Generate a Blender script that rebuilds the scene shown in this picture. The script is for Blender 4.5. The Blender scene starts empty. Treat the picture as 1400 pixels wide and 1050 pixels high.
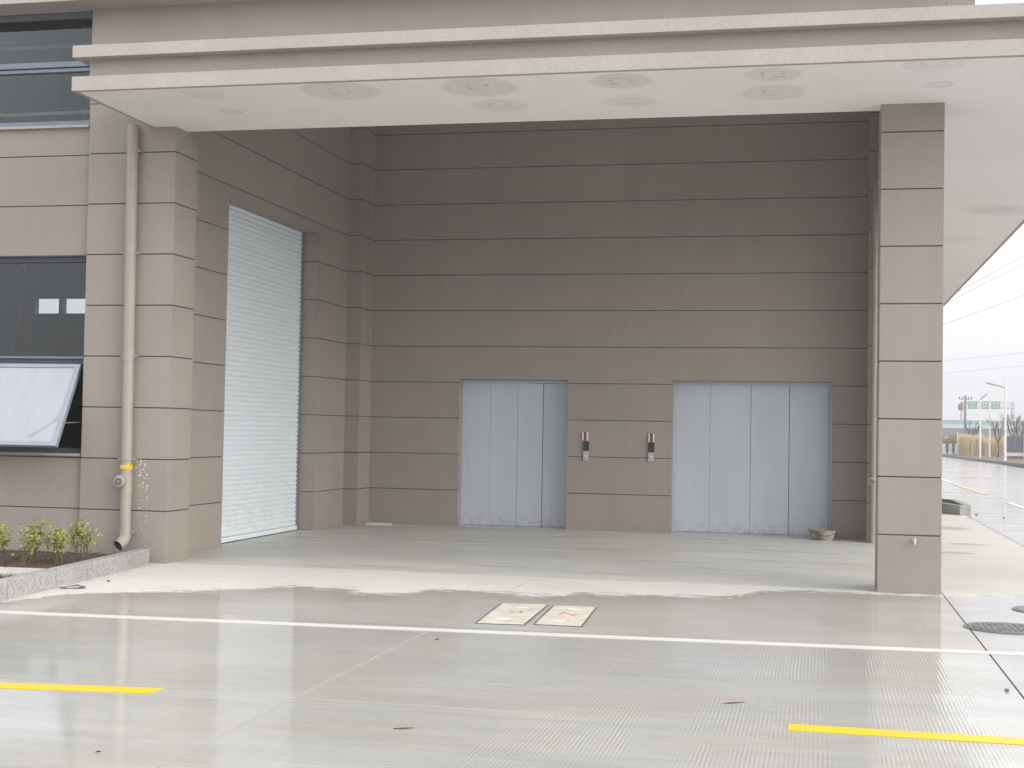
import bpy, bmesh, math, random
from mathutils import Vector, Matrix
random.seed(7)
sc = bpy.context.scene
COL = sc.collection

# ------------------------------------------------------------------ camera
cam = bpy.data.cameras.new("camera"); cam_o = bpy.data.objects.new("camera", cam); COL.objects.link(cam_o)
cam.sensor_width = 36.0; cam.lens = 1924.29/1400*36.0
cam.clip_start = 0.1; cam.clip_end = 3000
_r = Vector((0.97688574, 0.21304547, 0.01748964)); _u = Vector((-0.01006866, -0.03586822, 0.99930581)); _f = Vector((-0.2135249, 0.97638368, 0.03289407))
cam_o.matrix_world = Matrix(((_r.x, _u.x, -_f.x, 0.0), (_r.y, _u.y, -_f.y, -15.13), (_r.z, _u.z, -_f.z, 1.612), (0, 0, 0, 1)))
sc.camera = cam_o

# ------------------------------------------------------------------ sky: thin daylight through a full overcast
SUN_EL, SUN_AZ = 16.0, 112.0          # azimuth clockwise from +Y: low, off to the right, behind the cloud
SKY_NISHITA, SKY_CLOUD = 0.06, 1.40
w = bpy.data.worlds.new("World"); sc.world = w; w.use_nodes = True
wn, wl = w.node_tree.nodes, w.node_tree.links
wn.clear()
sky = wn.new("ShaderNodeTexSky"); sky.sky_type = 'NISHITA'; sky.sun_disc = False
sky.sun_elevation = math.radians(SUN_EL); sky.sun_rotation = math.radians(SUN_AZ)
sky.dust_density = 4.0; sky.air_density = 1.0; sky.ozone_density = 1.0
hs = wn.new("ShaderNodeHueSaturation"); hs.inputs['Saturation'].default_value = 0.25
wl.new(sky.outputs[0], hs.inputs['Color'])
bg1 = wn.new("ShaderNodeBackground"); bg1.inputs[1].default_value = SKY_NISHITA
wl.new(hs.outputs[0], bg1.inputs[0])
tc = wn.new("ShaderNodeTexCoord"); sx = wn.new("ShaderNodeSeparateXYZ"); wl.new(tc.outputs['Generated'], sx.inputs[0])
mx = wn.new("ShaderNodeMath"); mx.operation = 'MAXIMUM'; mx.inputs[1].default_value = 0.0; wl.new(sx.outputs[2], mx.inputs[0])
ma = wn.new("ShaderNodeMath"); ma.operation = 'MULTIPLY_ADD'; ma.inputs[1].default_value = 0.46; ma.inputs[2].default_value = 0.54   # thin overcast: zenith brighter than horizon
wl.new(mx.outputs[0], ma.inputs[0])
cm = wn.new("ShaderNodeMix"); cm.data_type = 'RGBA'; cm.blend_type = 'MULTIPLY'; cm.inputs[0].default_value = 1.0
cm.inputs[6].default_value = (0.985, 0.98, 1.0, 1)
wl.new(ma.outputs[0], cm.inputs[7])
bg2 = wn.new("ShaderNodeBackground"); bg2.inputs[1].default_value = SKY_CLOUD; wl.new(cm.outputs[2], bg2.inputs[0])
ad = wn.new("ShaderNodeAddShader"); wl.new(bg1.outputs[0], ad.inputs[0]); wl.new(bg2.outputs[0], ad.inputs[1])
wo = wn.new("ShaderNodeOutputWorld"); wl.new(ad.outputs[0], wo.inputs[0])

sun = bpy.data.lights.new("sun", 'SUN'); sun.energy = 1.5; sun.angle = math.radians(60); sun.color = (1.0, 0.96, 0.90)
sun_o = bpy.data.objects.new("sun", sun); COL.objects.link(sun_o)
_d = Vector((math.sin(math.radians(SUN_AZ))*math.cos(math.radians(SUN_EL)), math.cos(math.radians(SUN_AZ))*math.cos(math.radians(SUN_EL)), math.sin(math.radians(SUN_EL))))
sun_o.rotation_euler = _d.to_track_quat('Z', 'Y').to_euler()
sun_o.location = (8, -20, 30)
vs = sc.view_settings
vs.view_transform = 'Standard'; vs.look = 'None'; vs.exposure = 0.38; vs.gamma = 1.0; vs.use_curve_mapping = False

# ------------------------------------------------------------------ node helpers
class NT:
    def __init__(s, name):
        s.m = bpy.data.materials.new(name); s.m.use_nodes = True
        s.t = s.m.node_tree; s.n = s.t.nodes; s.l = s.t.links
        s.b = s.n['Principled BSDF']; s.out = s.n['Material Output']
    def put(s, sock, v):
        if hasattr(v, 'node'): s.l.new(v, sock)
        elif v is not None:
            if isinstance(v, (tuple, list)) and len(v) == 3 and sock.type == 'RGBA': v = (*v, 1)
            sock.default_value = v
    def math(s, op, a, b=None, c=None, clamp=False):
        n = s.n.new('ShaderNodeMath'); n.operation = op; n.use_clamp = clamp
        s.put(n.inputs[0], a); s.put(n.inputs[1], b); s.put(n.inputs[2], c)
        return n.outputs[0]
    def smooth(s, x, a, b, lo=0.0, hi=1.0):
        n = s.n.new('ShaderNodeMapRange'); n.interpolation_type = 'SMOOTHSTEP'
        s.put(n.inputs[0], x); n.inputs[1].default_value = a; n.inputs[2].default_value = b
        n.inputs[3].default_value = lo; n.inputs[4].default_value = hi
        return n.outputs[0]
    def lin(s, x, a, b, lo=0.0, hi=1.0):
        n = s.n.new('ShaderNodeMapRange'); s.put(n.inputs[0], x); n.inputs[1].default_value = a; n.inputs[2].default_value = b
        n.inputs[3].default_value = lo; n.inputs[4].default_value = hi
        return n.outputs[0]
    def mix(s, f, a, b, mode='MIX'):
        n = s.n.new('ShaderNodeMix'); n.data_type = 'RGBA'; n.blend_type = mode
        s.put(n.inputs[0], f); s.put(n.inputs[6], a); s.put(n.inputs[7], b)
        return n.outputs[2]
    def pos(s):
        return s.n.new('ShaderNodeNewGeometry').outputs['Position']
    def obj(s):
        return s.n.new('ShaderNodeTexCoord').outputs['Object']
    def sep(s, v):
        n = s.n.new('ShaderNodeSeparateXYZ'); s.put(n.inputs[0], v); return n.outputs
    def comb(s, x, y, z):
        n = s.n.new('ShaderNodeCombineXYZ'); s.put(n.inputs[0], x); s.put(n.inputs[1], y); s.put(n.inputs[2], z); return n.outputs[0]
    def scale(s, v, k):
        n = s.n.new('ShaderNodeMapping'); s.put(n.inputs[0], v); n.inputs[3].default_value = k; return n.outputs[0]
    def noise(s, v, sc_, det=4.0, rough=0.55, dist=0.0):
        n = s.n.new('ShaderNodeTexNoise'); s.put(n.inputs['Vector'], v); n.inputs['Scale'].default_value = sc_
        n.inputs['Detail'].default_value = det; n.inputs['Roughness'].default_value = rough; n.inputs['Distortion'].default_value = dist
        return n.outputs[0]
    def bump(s, h, dist, strength=1.0, normal=None):
        n = s.n.new('ShaderNodeBump'); s.put(n.inputs['Height'], h); n.inputs['Distance'].default_value = dist
        n.inputs['Strength'].default_value = strength
        if normal is not None: s.put(n.inputs['Normal'], normal)
        return n.outputs[0]
    def rnd(s):
        return s.n.new('ShaderNodeObjectInfo').outputs['Random']
    def set(s, **k):
        for a, v in k.items(): s.put(s.b.inputs[a.replace('_', ' ')], v)
        return s.m

def plain(name, col, rough=0.6, metal=0.0, var=0.12, scale=6.0, bump=0.0, spec=0.5):
    t = NT(name); p = t.pos()
    n = t.noise(p, scale, 5, 0.6)
    k = t.lin(n, 0.25, 0.75, 1-var, 1+var)
    c = t.mix(1.0, col, t.comb(k, k, k), 'MULTIPLY')
    t.set(Base_Color=c, Roughness=t.lin(n, 0.3, 0.7, max(rough-0.06, 0.02), min(rough+0.06, 1)), Metallic=metal)
    t.b.inputs['Specular IOR Level'].default_value = spec
    if bump: t.set(Normal=t.bump(t.noise(p, scale*8, 3), bump))
    return t.m

def wall_paint(name, col, flecks=False):
    t = NT(name); p = t.pos()
    fine = t.noise(p, 170, 3, 0.7)
    grain = t.noise(p, 45, 3, 0.6)
    streak = t.noise(t.scale(p, (2.2, 2.2, 0.22)), 1.6, 5, 0.62)
    cloud = t.noise(p, 0.7, 4, 0.6)
    k = t.math('MULTIPLY', t.lin(fine, 0.25, 0.75, 0.78, 1.22), t.lin(streak, 0.3, 0.7, 0.97, 1.03))
    k = t.math('MULTIPLY', k, t.lin(cloud, 0.3, 0.7, 0.95, 1.05))
    k = t.math('MULTIPLY', k, t.lin(grain, 0.3, 0.7, 0.93, 1.07))
    k = t.math('MULTIPLY', k, t.lin(t.rnd(), 0, 1, 0.97, 1.03))
    z = t.sep(p)[2]
    splash = t.math('MULTIPLY', t.smooth(t.math('ADD', z, t.math('MULTIPLY', t.noise(p, 3.5, 5), 0.35)), 0.12, 0.42, 1, 0), 0.16)
    c = t.mix(1.0, col, t.comb(k, k, k), 'MULTIPLY')
    c = t.mix(splash, c, (0.16, 0.15, 0.13))
    if flecks:
        s = t.sep(p)
        m = t.math('MULTIPLY', t.smooth(t.math('ABSOLUTE', t.math('ADD', s[0], t.math('MULTIPLY_ADD', s[2], 0.09, 7.60))), 0.03, 0.13, 1, 0), t.smooth(s[2], 0.25, 1.15, 0.35, 1))
        m = t.math('MULTIPLY', m, t.smooth(z, 1.24, 1.18, 0, 1))
        f = t.smooth(t.math('ADD', t.noise(p, 34, 2, 0.5), t.math('MULTIPLY', m, 0.14)), 0.70, 0.745)
        c = t.mix(t.math('MULTIPLY', f, t.smooth(m, 0.05, 0.2)), c, (0.72, 0.70, 0.66))
    h = t.math('ADD', fine, t.math('MULTIPLY', grain, 0.6))
    return t.set(Base_Color=c, Roughness=0.86, Normal=t.bump(h, 0.0025, 0.7))

WALL = (0.318, 0.287, 0.256)
M = {}
M['wall'] = wall_paint('stone_paint', WALL)
M['wall_flecked'] = wall_paint('stone_paint_flecked', WALL, True)
M['band'] = wall_paint('light_stone_paint', (0.415, 0.385, 0.355))
M['groove'] = plain('joint_paint', (0.06, 0.06, 0.068), 0.7)
M['pipe'] = plain('pipe_paint', (0.345, 0.31, 0.27), 0.45, var=0.07, scale=4)
M['hole'] = plain('inner_shade', (0.03, 0.03, 0.033), 0.8)  # near-black colour stands for the shade inside openings
M['tape'] = plain('yellow_tape', (0.80, 0.48, 0.02), 0.5)
M['galv'] = plain('galvanised', (0.55, 0.53, 0.50), 0.4, 0.6)
M['frame'] = plain('window_frame', (0.055, 0.07, 0.095), 0.35)
M['frame_grey'] = plain('window_frame_grey', (0.20, 0.235, 0.285), 0.35, 0.3)  # lighter blue-grey frame colour
M['frame_pale'] = plain('sash_aluminium', (0.33, 0.36, 0.42), 0.35, 0.3)
M['room'] = plain('room_plaster', (0.25, 0.27, 0.26), 0.9, var=0.05, scale=1)
M['room_dark'] = plain('room_floor', (0.10, 0.105, 0.11), 0.7)
M['redpipe'] = plain('red_pipe_paint', (0.20, 0.03, 0.03), 0.5)
M['white'] = plain('white_paint', (0.80, 0.79, 0.76), 0.55, var=0.04)
M['display'] = plain('red_display', (0.20, 0.025, 0.03), 0.25)
M['digit'] = plain('display_digit', (0.62, 0.10, 0.10), 0.4)
M['chrome'] = plain('brushed_steel', (0.62, 0.60, 0.58), 0.3, 0.9, var=0.05)
M['steelplate'] = plain('dull_steel_plate', (0.45, 0.42, 0.41), 0.4, 0.35)
M['black'] = plain('black_glass', (0.012, 0.015, 0.022), 0.2)
M['button'] = plain('push_button', (0.78, 0.74, 0.72), 0.3)
M['bucket'] = plain('dirty_basin', (0.42, 0.38, 0.33), 0.85, var=0.35, scale=14, bump=0.003)
M['mortar'] = plain('dry_mortar', (0.30, 0.28, 0.25), 0.95, var=0.3, scale=20, bump=0.01)
M['wire'] = plain('wire', (0.06, 0.06, 0.06), 0.5)
M['board'] = plain('foam_board', (0.66, 0.63, 0.56), 0.8)
M['iron'] = plain('cast_iron', (0.17, 0.17, 0.175), 0.35, 0.3, var=0.35, scale=12)
M['darksteel'] = plain('steel_angle', (0.20, 0.19, 0.175), 0.6, 0.4, var=0.3, scale=10)
M['redmark'] = plain('red_spray', (0.68, 0.34, 0.28), 0.8, var=0.3, scale=40)
M['soil'] = plain('mulch', (0.17, 0.125, 0.09), 0.95, var=0.5, scale=25, bump=0.03)
M['tile'] = plain('pale_paver', (0.58, 0.56, 0.52), 0.7, var=0.15, scale=9)
M['grass'] = plain('grass_blade', (0.055, 0.11, 0.025), 0.7, var=0.4, scale=9)
M['earth'] = plain('wet_earth', (0.15, 0.13, 0.10), 0.9, var=0.4, scale=1.5)
M['bark'] = plain('bark', (0.10, 0.08, 0.065), 0.9, var=0.3, scale=5)
M['twigstem'] = plain('shrub_stem', (0.13, 0.095, 0.06), 0.8)
M['post'] = plain('post_white', (0.72, 0.72, 0.70), 0.4)
M['postgrey'] = plain('post_grey', (0.30, 0.31, 0.33), 0.5)
M['concrete_pole'] = plain('pole_concrete', (0.22, 0.21, 0.20), 0.8)
M['sign'] = plain('sign_green', (0.0, 0.25, 0.165), 0.4, var=0.05)
M['signwhite'] = plain('sign_white', (0.80, 0.82, 0.80), 0.4)
M['barrier'] = plain('noise_barrier_teal', (0.15, 0.33, 0.38), 0.6, var=0.15, scale=0.2)
M['deckwhite'] = plain('parapet', (0.55, 0.57, 0.56), 0.8, var=0.1, scale=0.15)
M['girder'] = plain('girder', (0.055, 0.055, 0.075), 0.8, var=0.12, scale=0.1)
M['sheet'] = plain('sheet_fence', (0.10, 0.105, 0.14), 0.6, var=0.12, scale=0.8)
M['brick'] = plain('low_brick', (0.20, 0.10, 0.075), 0.9, var=0.3, scale=4)
M['plastic'] = plain('barrier_plastic', (0.62, 0.70, 0.80), 0.5)
M['sealant'] = plain('joint_sealant', (0.33, 0.315, 0.285), 0.8)
M['yellowfaded'] = plain('worn_yellow_paint', (0.56, 0.50, 0.30), 0.6, var=0.25, scale=3)
M['leafdead'] = plain('dead_leaf', (0.09, 0.055, 0.03), 0.8)
M['stone'] = plain('pebble', (0.17, 0.16, 0.15), 0.9)

def leafmat(name, a, b):
    t = NT(name); p = t.pos()
    n = t.noise(p, 22, 3, 0.7)
    t.set(Base_Color=t.mix(t.smooth(n, 0.35, 0.65), a, b), Roughness=0.55)
    t.b.inputs['Subsurface Weight'].default_value = 0.0
    return t.m
M['leaf'] = leafmat('shrub_leaf', (0.095, 0.155, 0.03), (0.42, 0.42, 0.085))
M['reed'] = leafmat('reed_straw', (0.52, 0.39, 0.22), (0.72, 0.60, 0.40))
M['reedgreen'] = leafmat('scrub_olive', (0.22, 0.20, 0.11), (0.46, 0.38, 0.25))

def soffit_mat():
    t = NT('soffit_paint'); p = t.pos(); s = t.sep(p)
    n = t.noise(p, 9, 5, 0.65); big = t.noise(p, 0.6, 4, 0.6); fine = t.noise(p, 60, 3, 0.7)
    tot = None
    for (x, y, r, k) in ((-4.89, -1.37, .42, .75), (-3.42, -1.31, .40, .9), (-3.39, -.50, .30, .6), (-1.96, -1.37, .31, .95), (-1.97, -.50, .28, .5),
                         (-.47, -1.41, .28, .75), (-.49, -.675, .33, .7), (-6.36, -1.45, .24, .35), (1.0, -1.58, .30, .4), (1.12, -.78, .16, .4), (-6.41, -.64, .13, .4),
                         (2.75, 7.4, .5, .5), (2.46, 7.1, .45, .4), (2.2, 10.5, .5, .3), (-5.6, -.5, .2, .15)):
        dx = t.math('ADD', s[0], -x); dy = t.math('ADD', s[1], -y)
        d = t.math('SQRT', t.math('ADD', t.math('MULTIPLY', dx, dx), t.math('MULTIPLY', dy, dy)))
        d = t.math('DIVIDE', d, r)
        d = t.math('ADD', d, t.math('MULTIPLY_ADD', n, 0.5, -0.25))
        m = t.smooth(d, 1.05, 0.75, 0, 0.6)
        rim = t.math('MULTIPLY', t.smooth(d, 0.72, 0.9), t.smooth(d, 1.08, 0.92))
        sq = t.math('MAXIMUM', t.math('ABSOLUTE', dx), t.math('ABSOLUTE', dy))
        sqr = t.math('MULTIPLY', t.smooth(sq, 0.07, 0.10), t.smooth(sq, 0.13, 0.10))
        core = t.math('MULTIPLY', sqr, t.smooth(n, 0.38, 0.6))
        m = t.math('ADD', m, t.math('MULTIPLY', rim, 0.3))
        m = t.math('ADD', m, t.math('MULTIPLY', core, 0.85))
        m = t.math('MULTIPLY', m, t.math('MULTIPLY', k, t.lin(n, 0.3, 0.7, 0.6, 1.2)))
        tot = m if tot is None else t.math('ADD', tot, m)
    k = t.math('MULTIPLY', t.lin(big, .3, .7, .965, 1.02), t.lin(fine, .3, .7, .985, 1.015))
    c = t.mix(1.0, (0.91, 0.895, 0.87), t.comb(k, k, k), 'MULTIPLY')
    c = t.mix(t.math('MULTIPLY', tot, 0.66, clamp=True), c, (0.46, 0.45, 0.435))
    return t.set(Base_Color=c, Roughness=0.8, Normal=t.bump(t.noise(p, 2.2, 5, .7), 0.004, 0.6))
M['soffit'] = soffit_mat()

def slat_mat():
    t = NT('shutter_paint'); p = t.pos(); z = t.sep(p)[2]
    dirt = t.math('MULTIPLY', t.smooth(z, 1.35, 0.35), t.smooth(t.noise(p, 4, 5, .7), .42, .62))
    c = t.mix(t.math('MULTIPLY', dirt, 0.2), (0.80, 0.865, 0.92), (0.62, 0.56, 0.48))
    return t.set(Base_Color=c, Roughness=0.42)
M['slat'] = slat_mat()

def lift_mat():
    t = NT('lift_door_paint'); p = t.pos(); z = t.sep(p)[2]
    n = t.noise(p, 9, 6, .72)
    cloud = t.noise(t.scale(p, (1, 1, .35)), 1.3, 4, .6)
    dirt = t.math('MULTIPLY', t.smooth(t.math('ADD', z, t.math('MULTIPLY', t.noise(p, 3, 3), .25)), .42, .18), t.smooth(n, .46, .60))
    spots = t.smooth(t.noise(p, 17, 1, .4), .74, .78)
    k = t.lin(cloud, .3, .7, .93, 1.05)
    c = t.mix(1.0, (0.49, 0.53, 0.60), t.comb(k, k, k), 'MULTIPLY')
    c = t.mix(t.math('MULTIPLY', dirt, .55), c, (0.36, 0.32, 0.28))
    c = t.mix(t.math('MULTIPLY', spots, .35), c, (0.30, 0.30, 0.30))
    return t.set(Base_Color=c, Roughness=0.42)
M['lift'] = lift_mat()

def film_mat():
    t = NT('rain_beaded_pane'); p = t.pos()
    n = t.noise(p, 90, 4, .7); s = t.noise(t.scale(p, (6, 1, 1)), 1.6, 4, .6)
    k = t.math('MULTIPLY', t.lin(n, .3, .7, .95, 1.04), t.lin(s, .3, .7, .93, 1.04))
    c = t.mix(1.0, (0.42, 0.447, 0.51), t.comb(k, k, k), 'MULTIPLY')
    t.b.inputs['Coat Weight'].default_value = 0.8; t.b.inputs['Coat Roughness'].default_value = 0.12
    return t.set(Base_Color=c, Roughness=0.35, Normal=t.bump(n, 0.001, .5))
M['film'] = film_mat()

def glass_mat():
    t = NT('window_glass')
    tr = t.n.new('ShaderNodeBsdfTransparent'); tr.inputs[0].default_value = (0.76, 0.80, 0.80, 1)
    gl = t.n.new('ShaderNodeBsdfGlossy'); gl.inputs['Roughness'].default_value = 0.02; gl.inputs[0].default_value = (.95, .97, 1, 1)
    fr = t.n.new('ShaderNodeFresnel'); fr.inputs[0].default_value = 1.6
    f = t.math('MULTIPLY_ADD', fr.outputs[0], 0.75, 0.0)
    ms = t.n.new('ShaderNodeMixShader'); t.l.new(f, ms.inputs[0]); t.l.new(tr.outputs[0], ms.inputs[1]); t.l.new(gl.outputs[0], ms.inputs[2])
    t.l.new(ms.outputs[0], t.out.inputs[0])
    return t.m
M['glass'] = glass_mat()

def granite():
    t = NT('granite_kerb'); p = t.pos()
    v = t.n.new('ShaderNodeTexVoronoi'); v.inputs['Scale'].default_value = 75; t.l.new(p, v.inputs['Vector'])
    n = t.noise(p, 110, 3, .7); b = t.noise(p, 2, 4, .6)
    s = t.sep(v.outputs['Color'])[0]
    k = t.math('MULTIPLY', t.lin(s, 0, 1, .62, 1.28), t.lin(b, .3, .7, .88, 1.1))
    c = t.mix(1.0, (0.37, 0.365, 0.36), t.comb(k, k, k), 'MULTIPLY')
    c = t.mix(t.smooth(t.noise(p, 5, 5, .7), .54, .72, 0, .5), c, (0.45, 0.41, 0.34))
    return t.set(Base_Color=c, Roughness=.75, Normal=t.bump(n, .003, .8))
M['granite'] = granite()

def plate_mat():
    t = NT('cover_concrete'); p = t.pos()
    n = t.noise(p, 7, 6, .7); f = t.noise(p, 60, 3, .7)
    c = t.mix(t.smooth(n, .42, .68), (0.62, 0.585, 0.50), (0.47, 0.43, 0.36))
    k = t.lin(f, .3, .7, .93, 1.07)
    c = t.mix(1.0, c, t.comb(k, k, k), 'MULTIPLY')
    return t.set(Base_Color=c, Roughness=.85, Normal=t.bump(f, .002, .6))
M['plate'] = plate_mat()

def paint_line(name, col):
    t = NT(name); p = t.pos()
    n = t.noise(p, 14, 5, .7); f = t.noise(t.scale(p, (.6, 6, 1)), 4, 4, .7)
    wear = t.math('ADD', t.smooth(n, .55, .72, 0, .5), t.smooth(t.noise(p, 60, 4, .8), .60, .70, 0, .5), clamp=True)
    c = t.mix(wear, col, (0.40, 0.38, 0.34))
    k = t.lin(f, .3, .7, .92, 1.05)
    c = t.mix(1.0, c, t.comb(k, k, k), 'MULTIPLY')
    t.b.inputs['Coat Weight'].default_value = .35; t.b.inputs['Coat Roughness'].default_value = .25; t.b.inputs['Coat IOR'].default_value = 1.33
    return t.set(Base_Color=c, Roughness=.55)
M['whiteline'] = paint_line('white_road_paint', (0.74, 0.715, 0.66))
M['yellowline'] = paint_line('yellow_road_paint', (0.80, 0.56, 0.0))

WET_EDGE = [(-8.0, -4.2), (-7.13, -3.76), (-6.85, -3.0), (-5.88, -2.37), (-5.43, -2.0), (-5.03, -1.63), (-4.6, -1.74), (-4.29, -2.0), (-3.9, -1.8), (-3.72, -1.42),
            (-3.1, -1.44), (-2.63, -1.58), (-2.26, -1.25), (-1.54, -1.16), (-.84, -.9), (-.43, -.25), (.59, -.16), (1.26, -.1), (2.07, .2), (2.6, .9), (3.0, 3.0), (4.0, 3.4)]
def yard_mat(name, road=False):
    t = NT(name); p = t.pos(); s = t.sep(p); X, Y = s[0], s[1]
    n1 = t.noise(t.scale(p, (.35, 1.5, 1)), 1.5, 6, .65)              # trowel smears running across
    n2 = t.noise(p, 0.55, 5, .6)
    n3 = t.noise(p, 28, 4, .7)
    n4 = t.noise(t.scale(p, (.5, 2.2, 1)), 5.5, 5, .7)
    # dry concrete under the canopy, rain-wetted outside
    fc = t.n.new('ShaderNodeFloatCurve'); cv = fc.mapping.curves[0]
    pts = [((x+8.0)/12.0, (y+5.0)/9.0) for x, y in WET_EDGE]
    cv.points[0].location = pts[0]; cv.points[1].location = pts[-1]
    for q in pts[1:-1]: cv.points.new(*q)
    fc.mapping.update()
    t.l.new(t.math('DIVIDE', t.math('ADD', X, 8.0), 12.0, clamp=True), fc.inputs['Value'])
    edge = t.math('MULTIPLY_ADD', fc.outputs[0], 9.0, -5.0)
    dd = t.math('ADD', t.math('SUBTRACT', Y, edge), t.math('ADD', t.math('MULTIPLY_ADD', n4, 1.7, -0.85), t.math('MULTIPLY_ADD', t.noise(t.scale(p, (.7, 1.5, 1)), 13, 5, .8), 1.0, -.5)))
    dry = t.smooth(dd, -.05, .07)
    damp = t.math('MULTIPLY', t.smooth(dd, -1.1, -.1), t.smooth(X, 1.6, 1.0))
    dry = t.math('MULTIPLY', dry, t.smooth(t.math('ADD', X, t.math('MULTIPLY_ADD', n1, .5, -.25)), 3.12, 2.92))
    dry = t.math('MULTIPLY', dry, t.smooth(Y, 16.5, 15.5))
    front = t.smooth(Y, -3.7, -4.1)                                   # the flatter yard slabs in front hold more water
    right = t.smooth(t.math('ADD', X, t.math('MULTIPLY_ADD', n4, 1.0, -.5)), 1.1, 1.5)
    film = t.math('MAXIMUM', front, right)
    # combed grooves, in strips
    wob = t.math('MULTIPLY', t.noise(t.scale(p, (1, .4, 1)), 1.6, 2), .018)
    sn = t.math('SINE', t.math('MULTIPLY', t.math('ADD', X, wob), 2*math.pi/0.0235))
    fx = t.math('FRACT', t.math('DIVIDE', t.math('ADD', X, t.math('MULTIPLY_ADD', n2, .3, 20)), 1.02))
    strip = t.math('MULTIPLY', t.smooth(fx, .04, .09), t.smooth(fx, .86, .80))
    fy = t.noise(t.comb(t.math('MULTIPLY', t.math('FLOOR', t.math('DIVIDE', t.math('ADD', X, 20), 1.02)), 3.7), t.math('MULTIPLY', Y, .9), 0), 1.0, 3, .6)
    gm = t.math('MULTIPLY', strip, t.smooth(fy, .40, .50))
    gm = t.math('MULTIPLY', t.math('MULTIPLY', gm, t.lin(t.noise(t.scale(p, (4, .7, 1)), 2.5, 3, .6), .38, .62, .15, 1)), t.smooth(t.math('ADD', X, t.math('MULTIPLY', Y, -.35)), -.9, 1.6))
    gm = t.math('MULTIPLY', gm, front)
    ridge = t.math('MULTIPLY', t.smooth(sn, .3, .95), gm)
    valley = t.math('MULTIPLY', t.smooth(sn, .0, -.85), gm)
    k = t.math('MULTIPLY', t.lin(n1, .3, .7, .90, 1.10), t.lin(n3, .3, .7, .95, 1.05))
    k = t.math('MULTIPLY', k, t.lin(n2, .3, .7, .92, 1.07))
    k = t.math('MULTIPLY', k, t.lin(n4, .3, .7, .96, 1.04))
    spk = t.noise(p, 150, 2, .6)
    k = t.math('MULTIPLY', k, t.lin(spk, .25, .75, .90, 1.10))
    tyre = t.math('MULTIPLY', t.smooth(t.noise(t.scale(p, (.9, .06, 1)), 2.0, 5, .7), .56, .70), t.lin(t.noise(t.scale(p, (9, .5, 1)), 2.0, 3, .6), .35, .65, .2, 1))
    k = t.math('MULTIPLY', k, t.lin(tyre, 0, 1, 1.0, .90))
    wetc = t.mix(t.smooth(n2, .4, .62), (0.41, 0.385, 0.34), (0.415, 0.41, 0.38))
    wetc = t.mix(t.math('MULTIPLY', front, t.smooth(n1, .35, .65, .3, 1)), wetc, (0.435, 0.445, 0.42))
    wetc = t.mix(t.math('MULTIPLY', valley, .20), wetc, (0.27, 0.25, 0.22))
    wetc = t.mix(t.math('MULTIPLY', ridge, .22), wetc, (0.58, 0.54, 0.47))
    tan = t.noise(t.scale(p, (.22, 1.9, 1)), 2.1, 6, .7, .4)
    wetc = t.mix(t.smooth(tan, .50, .64, 0, .45), wetc, (0.44, 0.375, 0.295))
    wetc = t.mix(t.smooth(tan, .48, .36, 0, .6), wetc, (0.36, 0.375, 0.37))
    wetc = t.mix(t.math('MULTIPLY', right, .7), wetc, (0.36, 0.365, 0.375))  # cool tint of the reflected sky mixed into the base colour
    wetc = t.mix(t.math('MULTIPLY', damp, .75), wetc, (0.30, 0.275, 0.235))
    dryc = t.mix(t.smooth(n1, .4, .62), (0.70, 0.675, 0.635), (0.62, 0.60, 0.555))
    for (x_, y_, rx, ry) in ((2.25, 11.2, .45, .5), (2.2, 7.35, .35, .22), (1.85, 5.6, .35, .18)):
        ex = t.math('DIVIDE', t.math('ADD', X, -x_), rx); ey = t.math('DIVIDE', t.math('ADD', Y, -y_), ry)
        e = t.math('ADD', t.math('SQRT', t.math('ADD', t.math('MULTIPLY', ex, ex), t.math('MULTIPLY', ey, ey))), t.math('MULTIPLY_ADD', n4, 1.2, -.6))
        dryc = t.mix(t.smooth(e, 1.1, .6, 0, .7), dryc, (0.36, 0.345, 0.31))
    c = t.mix(dry, wetc, dryc)
    c = t.mix(t.smooth(t.noise(p, 26, 1, .3), .80, .83, 0, .6), c, (.74, .71, .66))
    c = t.mix(1.0, c, t.comb(k, k, k), 'MULTIPLY')
    wet = t.math('SUBTRACT', 1.0, dry)
    cw = t.math('MULTIPLY', wet, t.math('SUBTRACT', t.math('ADD', t.math('MULTIPLY', film, .45), .55), t.math('MULTIPLY', damp, .25)))
    cw = t.math('MULTIPLY', cw, t.lin(n1, .3, .7, .72, 1.1))
    cw = t.math('MULTIPLY', cw, t.math('SUBTRACT', 1.0, t.math('MULTIPLY', ridge, .35)), clamp=True)
    t.set(Coat_Weight=cw, Coat_Roughness=t.lin(n4, .3, .7, .015, .06), Coat_IOR=1.42)
    t.set(Coat_Normal=t.bump(t.math('ADD', t.math('MULTIPLY', n1, .5), t.math('MULTIPLY', sn, t.math('MULTIPLY', gm, .10))), .004, .5, t.bump(t.noise(p, 11, 4, .7), .0025, .35)))
    h = t.math('ADD', t.math('MULTIPLY', n3, .4), t.math('MULTIPLY', sn, t.math('MULTIPLY', gm, .35)))
    return t.set(Base_Color=c, Roughness=.82, Normal=t.bump(h, .004, .7))
M['yard'] = yard_mat('yard_concrete')

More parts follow.
